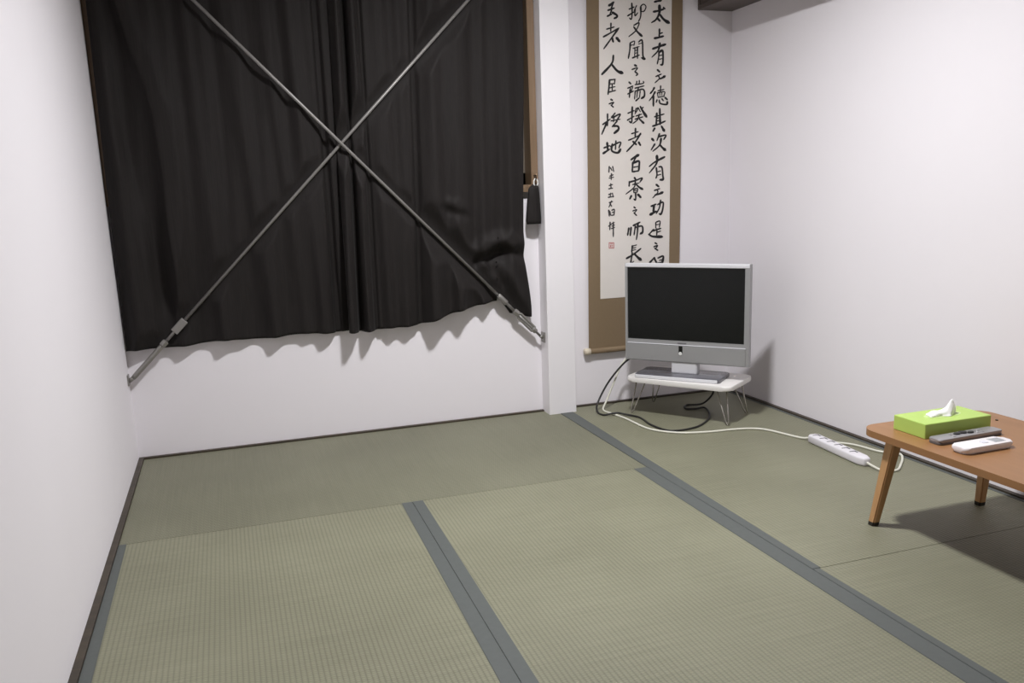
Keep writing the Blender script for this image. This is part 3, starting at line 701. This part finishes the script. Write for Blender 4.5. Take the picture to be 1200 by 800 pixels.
# ------------------------------------------------------------------ television
def television():
    Lp, Rp = np.array((2.027, -0.152)), np.array((2.389, -0.556))
    a = math.atan2(Rp[1]-Lp[1], Rp[0]-Lp[0]); w = np.linalg.norm(Rp-Lp); c = (Lp+Rp)/2
    z0, z1 = 0.2315, 0.6535
    t = empty('television', (c[0], c[1], HS), a, 'silver flat screen television with black screen on white stand', 'television')
    M_sil = mat('silver_plastic', srgb(160, 160, 161), 0.38, 0.35, noise=(200, 0.02))
    M_silL = mat('light_silver', srgb(222, 222, 226), 0.3, 0.15, noise=(200, 0.015))
    M_scr = mat('black_screen', srgb(14, 16, 15), 0.22, spec=0.3, noise=(3, 0.02))
    M_dk = mat('dark_plastic', srgb(52, 52, 54), 0.45, noise=(50, 0.05))
    zb, zt = z0-HS, z1-HS; h = w/2
    bz = 0.0225; low = 0.094; tp = 0.021
    # bezel: ring with a bevelled front made of four mitred bars and a lower speaker panel
    bars = bmesh.new()
    def mitre(bm, outer, inner):       # outer/inner quads (x,z) front ring, depth 0..0.03
        n = len(outer)
        fo = [bm.verts.new((x, -0.000, z)) for x, z in outer]; fm = [bm.verts.new((x*0.992, -0.006, zb+(z-zb)*0.996+0.0006)) for x, z in outer]
        fi = [bm.verts.new((x, -0.004, z)) for x, z in inner]; bi = [bm.verts.new((x, 0.008, z)) for x, z in inner]; bo = [bm.verts.new((x, 0.022, z)) for x, z in outer]
        for i in range(n):
            j = (i+1) % n
            for A_, B_ in ((bo, fo), (fo, fm), (fm, fi), (fi, bi)):
                bm.faces.new((A_[i], A_[j], B_[j], B_[i]))
    mitre(bars, [(-h, zb), (h, zb), (h, zt), (-h, zt)], [(-h+bz*0.55, zb+low), (h-bz, zb+low), (h-bz, zt-tp*0.8), (-h+bz*0.55, zt-tp*0.8)])
    bez = from_bm('bezel', bars, M_sil, t)
    box('screen', (-h+bz*0.5, 0.002, zb+low-0.004), (h-bz*0.9, 0.014, zt-tp*0.7), M_scr, t)
    # top rail, a lighter bevelled bar
    box('top_rail', (-h+0.003, -0.0075, zt-tp*0.78), (h-0.004, 0.02, zt+0.0005), M_silL, bez, 0.003, 2)
    sp = box('speaker_panel', (-h+0.012, -0.0085, zb+0.003), (h-0.014, 0.004, zb+low-0.019), M_sil, bez, 0.0025, 2)
    box('seam_ledge', (-h+0.012, -0.010, zb+low-0.0185), (h-0.014, -0.002, zb+low-0.0155), M_silL, bez, 0.001, 1)
    # sensor window with round button
    xs = -0.018
    box('sensor_window', (xs-0.0085, -0.0105, zb+0.040), (xs+0.0085, -0.006, zb+0.073), M_scr, sp, 0.002, 2)
    prism_pts = [(0.0075*math.cos(q), 0.0075*math.sin(q)) for q in np.linspace(0, 2*math.pi, 21)[:-1]]
    bm = bmesh.new(); add_prism(bm, prism_pts, 0, 0.004, 0.001, 1)
    bmesh.ops.transform(bm, matrix=Matrix.Translation((xs, -0.0085, zb+0.041)) @ Matrix.Rotation(math.radians(90), 4, 'X'), verts=bm.verts)
    from_bm('power_button', bm, mat('button_white', srgb(226, 226, 224), 0.3, noise=(20, 0.02)), sp)
    # small maker's mark below the screen
    box('maker_mark', (-0.032, -0.0065, zb+low-0.011), (0.006, -0.003, zb+low-0.0075), mat('mark_grey', srgb(92, 92, 94), 0.4, noise=(300, 0.3)), bez)
    # rear shell
    bm = bmesh.new()
    add_box(bm, (-h+0.002, 0.020, zb+0.002), (h-0.002, 0.032, zt-0.002), 0.003, 2)
    add_box(bm, (-h+0.06, 0.030, zb+0.02), (h-0.06, 0.075, zt-0.05), 0.012, 3)
    from_bm('rear_shell', bm, M_dk, t)
    # neck and base plate
    bm = bmesh.new(); add_box(bm, (-0.062, -0.003, 0.014), (0.052, 0.045, zb+0.020), 0.008, 3)
    nk = from_bm('neck', bm, M_silL, t)
    bp = prism('base_plate', rounded_outline(-0.203, -0.074, 0.168, 0.095, 0.014, 6), 0.0, 0.0165, mat('base_glass', srgb(98, 98, 104), 0.18, 0.0, noise=(40, 0.03), spec=0.6), t, bevel=0.005, seg=3); auto_smooth(bp, 50)
    box('front_trim', (-0.200, -0.0785, 0.001), (0.160, -0.068, 0.0150), M_silL, bp, 0.003, 2)
    return t, a, c
tv, tva, tvc = television()

# ------------------------------------------------------------------ cables
M_blk = mat('black_cable', srgb(30, 29, 28), 0.45, noise=(50, 0.1))
M_wht = mat('white_cable', srgb(222, 221, 208), 0.45, noise=(50, 0.03))
r = 0.0042
tag(tube('black_cable', catmull([(2.095, -0.13, 0.245), (2.03, -0.125, 0.205), (1.965, -0.10, 0.12), (1.905, -0.115, 0.035), (1.884, -0.160, r+.004), (1.892, -0.206, r), (1.920, -0.222, r+0.006), (1.944, -0.233, r+0.0095), (1.968, -0.246, r+0.005), (2.012, -0.312, r), (2.002, -0.44, r), (2.03, -0.548, r), (2.143, -0.548, r), (2.250, -0.470, r), (2.312, -0.382, r),
      (2.338, -0.300, r+.003), (2.292, -0.296, r+0.002), (2.262, -0.268, r), (2.296, -0.216, r), (2.335, -0.268, r+0.012), (2.335, -0.33, 0.05), (2.318, -0.40, 0.10), (2.305, -0.42, 0.141)], 8), r, M_blk, None, 10),
    'black cable looping on the floor under the television stand', 'cable')

# power strip
def power_strip():
    p0, p1 = np.array((2.446, -0.890)), np.array((2.424, -1.214)); d = p1-p0; l = np.linalg.norm(d); a = math.atan2(d[1], d[0]); c = (p0+p1)/2
    t = empty('power_strip', (c[0], c[1], 0), a, 'long white power strip with six outlets on the floor by the table leg', 'power strip')
    M_ps = mat('strip_plastic', srgb(226, 223, 228), 0.38, noise=(20, 0.015))
    M_sl = mat('slot_dark', srgb(58, 54, 62), 0.5, noise=(60, 0.05))
    hw = 0.0235
    out = [(-l/2, -0.012), (-l/2+0.012, -hw), (l/2-0.03, -hw), (l/2-0.004, -0.014), (l/2, -0.010), (l/2, 0.010), (l/2-0.004, 0.014), (l/2-0.03, hw), (-l/2+0.012, hw), (-l/2, 0.012)]
    o = prism('body', out, 0.001, 0.030, M_ps, t, bevel=0.006, seg=3); auto_smooth(o, 50)
    for k in range(6):
        x = -l/2+0.032+k*0.0435
        s = box('outlet', (x-0.0155, -0.015, 0.0285), (x+0.0155, 0.015, 0.0308), M_ps, t, 0.001, 1)
        box('slot', (x-0.0095, -0.0125, 0.0303), (x-0.0040, 0.0125, 0.0313), M_sl, s)
        box('slot', (x-0.0040, 0.0055, 0.0303), (x+0.0105, 0.0115, 0.0313), M_sl, s)
    ca, sa = math.cos(-a), math.sin(-a)
    w2l = lambda P: (ca*(P[0]-c[0])-sa*(P[1]-c[1]), sa*(P[0]-c[0])+ca*(P[1]-c[1]), P[2])
    rc = 0.0042
    loop = [(2.425, -1.208, 0.014), (2.422, -1.245, 0.010), (2.432, -1.278, rc), (2.475, -1.295, rc), (2.535, -1.250, rc), (2.588, -1.200, rc), (2.612, -1.165, rc), (2.606, -1.140, rc), (2.570, -1.106, rc), (2.546, -1.005, rc), (2.497, -0.945, rc), (2.478, -0.925, 0.006), (2.4705, -0.905, 0.008)]
    tube('cord', [w2l(p) for p in catmull(loop, 8)], rc, M_wht, t, 10)
    lead = [(2.446, -0.893, 0.013), (2.440, -0.878, 0.010), (2.425, -0.84, rc), (2.385, -0.715, rc), (2.345, -0.665, rc), (2.267, -0.640, rc), (2.160, -0.628, rc), (2.059, -0.596, rc), (1.995, -0.540, rc), (1.963, -0.475, rc), (1.955, -0.38, rc), (1.950, -0.29, rc), (1.933, -0.20, rc), (1.925, -0.130, rc+0.002), (1.960, -0.095, 0.04), (2.00, -0.090, 0.12), (2.045, -0.085, 0.20), (2.10, -0.11, 0.26)]
    tube('cord', [w2l(p) for p in catmull(lead, 8)], rc, M_wht, t, 10)
power_strip()

# ------------------------------------------------------------------ low table
TH = 0.280
def square_leg(name, a, b, ha, hb, m, parent):
    bm = bmesh.new(); rows = []
    for p, h in ((a, ha), (b, hb)):
        rows.append([bm.verts.new((p[0]+sx*h, p[1]+sy*h, p[2])) for sx, sy in ((-1, -1), (1, -1), (1, 1), (-1, 1))])
    bm.faces.new(rows[0][::-1]); bm.faces.new(rows[1]); es = []
    for i in range(4):
        bm.faces.new((rows[0][i], rows[0][(i+1) % 4], rows[1][(i+1) % 4], rows[1][i]))
        es.append(bm.edges.get((rows[0][i], rows[1][i])))
    bmesh.ops.bevel(bm, geom=es, offset=0.003, segments=2, affect='EDGES')
    return auto_smooth(from_bm(name, bm, m, parent), 50)
def low_table():
    x0, x1, y1, y0 = 2.062, 2.508, -1.572, -2.322
    t = empty('low_table', ((x0+x1)/2, (y0+y1)/2, 0), 0, 'low wooden folding table with rounded corners against the right wall', 'table')
    w, d = (x1-x0)/2, (y1-y0)/2
    M_top = wood_mat('table_top_wood', srgb(144, 102, 64), srgb(156, 113, 73), axis=1, scale=10, rough=0.42, coat=0.0)
    M_leg = wood_mat('table_leg_wood', srgb(178, 134, 90), srgb(194, 150, 104), axis=2, scale=20, rough=0.4)
    M_tip = mat('leg_tip', srgb(40, 36, 30), 0.6, noise=(30, 0.1))
    o = prism('table_top', rounded_outline(-w, -d, w, d, 0.055, 10), TH-0.019, TH, M_top, t, bevel=0.005, seg=3); auto_smooth(o, 50)
    # small dark screw cap on the top
    for sx in (-1, 1):
        for sy in (-1, 1):
            ins = 0.018 if sx < 0 else 0.034
            fx, fy = sx*(w-ins), sy*(d-0.060); tx, ty = sx*(w-ins-0.024), sy*(d-0.098)
            tp = np.array((tx, ty, TH-0.018)); ft = np.array((fx, fy, 0.0)); tip = ft+(tp-ft)*0.045
            lg = square_leg('leg', tip, tp, 0.0115, 0.0165, M_leg, t)
            square_leg('leg_tip', ft+np.array((0, 0, 0.0005)), tip, 0.0112, 0.0118, M_tip, lg)
    for sy in (-1, 1):
        box('folding_rail', (-w+0.055, sy*(d-0.098)-0.012, TH-0.034), (w-0.055, sy*(d-0.098)+0.012, TH-0.0185), M_leg, t, 0.002)
    s = prism('screw_cap', [(0.004*math.cos(q)+(2.448-(x0+x1)/2), 0.004*math.sin(q)+(-1.69-(y0+y1)/2)) for q in np.linspace(0, 2*math.pi, 13)[:-1]], TH-0.001, TH+0.002, M_tip, t)
low_table()

# tissue box with a tissue
def tissue_box():
    a = math.atan2(-0.002, 0.227)
    cx, cy = 2.244, -1.6925
    t = empty('tissue_box', (cx, cy, TH+0.0003), 0.0, 'bright green tissue box on the wooden table', 'tissue box')
    M_g = mat('green_card', srgb(178, 208, 104), 0.45, noise=(14, 0.05))
    M_gl = mat('light_green_card', srgb(204, 226, 152), 0.45, noise=(20, 0.06))
    w, d, h = 0.1145, 0.0575, 0.041
    box('carton', (-w, -d, 0), (w, d, h), M_g, t, 0.0015, 1)
    el = [(0.062*math.cos(q), 0.022*math.sin(q)) for q in np.linspace(0, 2*math.pi, 33)[:-1]]
    prism('opening_panel', el, h-0.001, h+0.0006, M_gl, t)
    slit = [(0.05*math.cos(q), 0.007*math.sin(q)) for q in np.linspace(0, 2*math.pi, 25)[:-1]]
    prism('opening', slit, h, h+0.001, mat('slit_shadow', srgb(150, 170, 130), 0.8, noise=(30, 0.05)), t)
    # tissue: low folded part on the left rising to a soft peak on the right
    bm = bmesh.new(); n = 30; seg = 18; rings = []
    for i in range(n+1):
        f = i/n
        x = -0.050 + 0.092*f
        top = 0.006 + 0.006*math.sin(math.pi*min(1, f*1.6)) + 0.032*math.exp(-((f-0.80)/0.20)**2)
        wd = 0.016*(math.sin(math.pi*(0.12+0.80*f))**0.6) + 0.002*math.sin(13*f)
        sh = 0.016*max(0, f-0.45)
        ring = []
        for k in range(seg):
            a = 2*math.pi*k/seg
            z = max(0.0, math.sin(a))**0.8*top*(1+0.10*math.sin(5*a+9*f))
            y = math.cos(a)*wd*(1-0.5*min(1, z/0.04))*(1+0.16*math.sin(4*a+11*f))
            ring.append(bm.verts.new((x+sh*z/0.04, y+0.004*math.sin(7*f), h+0.0008+z)))
        rings.append(ring)
    for a, b in zip(rings, rings[1:]):
        for k in range(seg): bm.faces.new((a[k], a[(k+1) % seg], b[(k+1) % seg], b[k]))
    bm.faces.new(rings[0][::-1]); bm.faces.new(rings[-1])
    from_bm('tissue', bm, mat('tissue_paper', srgb(250, 249, 250), 0.9, noise=(40, 0.01), bump=(120, 0.3, 0.001), spec=0.1), t, True)
tissue_box()

# television remote (grey) and air conditioner remote (white)
def tv_remote():
    t = empty('remote_control', (2.231, -1.7875, TH+0.0003), math.radians(2.0), 'long grey remote control beside the green tissue box', 'remote control')
    M_r = mat('remote_grey', srgb(158, 156, 158), 0.38, 0.3, noise=(60, 0.03))
    M_rd = mat('remote_dark', srgb(96, 94, 95), 0.45, noise=(60, 0.05))
    M_b = mat('remote_button', srgb(44, 42, 44), 0.5, noise=(60, 0.05))
    L_, W_ = 0.112, 0.0205
    o = prism('lower_shell', rounded_outline(-L_, -W_, L_, W_, 0.008, 5), 0.0, 0.007, M_rd, t, bevel=0.003, seg=2); auto_smooth(o, 50)
    o = prism('upper_shell', rounded_outline(-L_, -W_, L_, W_, 0.008, 5), 0.007, 0.0145, M_r, t, bevel=0.003, seg=2); auto_smooth(o, 50)
    for x, y, rx, ry in ((-0.028, 0.004, 0.010, 0.007), (-0.006, 0.006, 0.012, 0.009), (0.014, -0.002, 0.010, 0.006), (0.034, 0.006, 0.006, 0.004), (0.034, -0.008, 0.006, 0.004), (0.050, 0.006, 0.006, 0.004), (0.050, -0.008, 0.006, 0.004), (-0.050, 0.006, 0.006, 0.004), (-0.050, -0.008, 0.006, 0.004)):
        big = rx > 0.008
        prism('button', [(x+rx*math.cos(q), y+ry*math.sin(q)) for q in np.linspace(0, 2*math.pi, 15)[:-1]], 0.0135, 0.0160 if not big else 0.0185, M_b if big else M_r, t, bevel=0.0006, seg=1)
tv_remote()
def ac_remote():
    t = empty('remote_control', (2.193, -1.875, TH+0.0003), math.radians(1.0), 'short white remote control with small display on the wooden table', 'remote control')
    M_w = mat('remote_white', srgb(236, 232, 234), 0.35, noise=(30, 0.01))
    L_, W_ = 0.083, 0.0265
    o = prism('lower_shell', rounded_outline(-L_+0.006, -W_+0.004, L_-0.006, W_-0.004, 0.012, 5), 0.0, 0.006, M_w, t, bevel=0.002, seg=2); auto_smooth(o, 50)
    o = prism('upper_shell', rounded_outline(-L_, -W_, L_, W_, 0.015, 6), 0.005, 0.018, M_w, t, bevel=0.005, seg=3); auto_smooth(o, 50)
    d = prism('display', rounded_outline(0.028, -0.015, 0.066, 0.015, 0.003, 3), 0.0172, 0.0186, mat('display_frame', srgb(190, 190, 196), 0.3, noise=(30, 0.02)), t)
    box('lcd', (0.032, -0.012, 0.0180), (0.062, 0.012, 0.0190), mat('lcd_grey', srgb(156, 160, 164), 0.2, noise=(30, 0.03)), d)
    prism('button', rounded_outline(-0.005, -0.008, 0.014, 0.008, 0.003, 3), 0.0172, 0.0192, mat('button_pale', srgb(222, 222, 230), 0.4, noise=(20, 0.02)), t)
ac_remote()
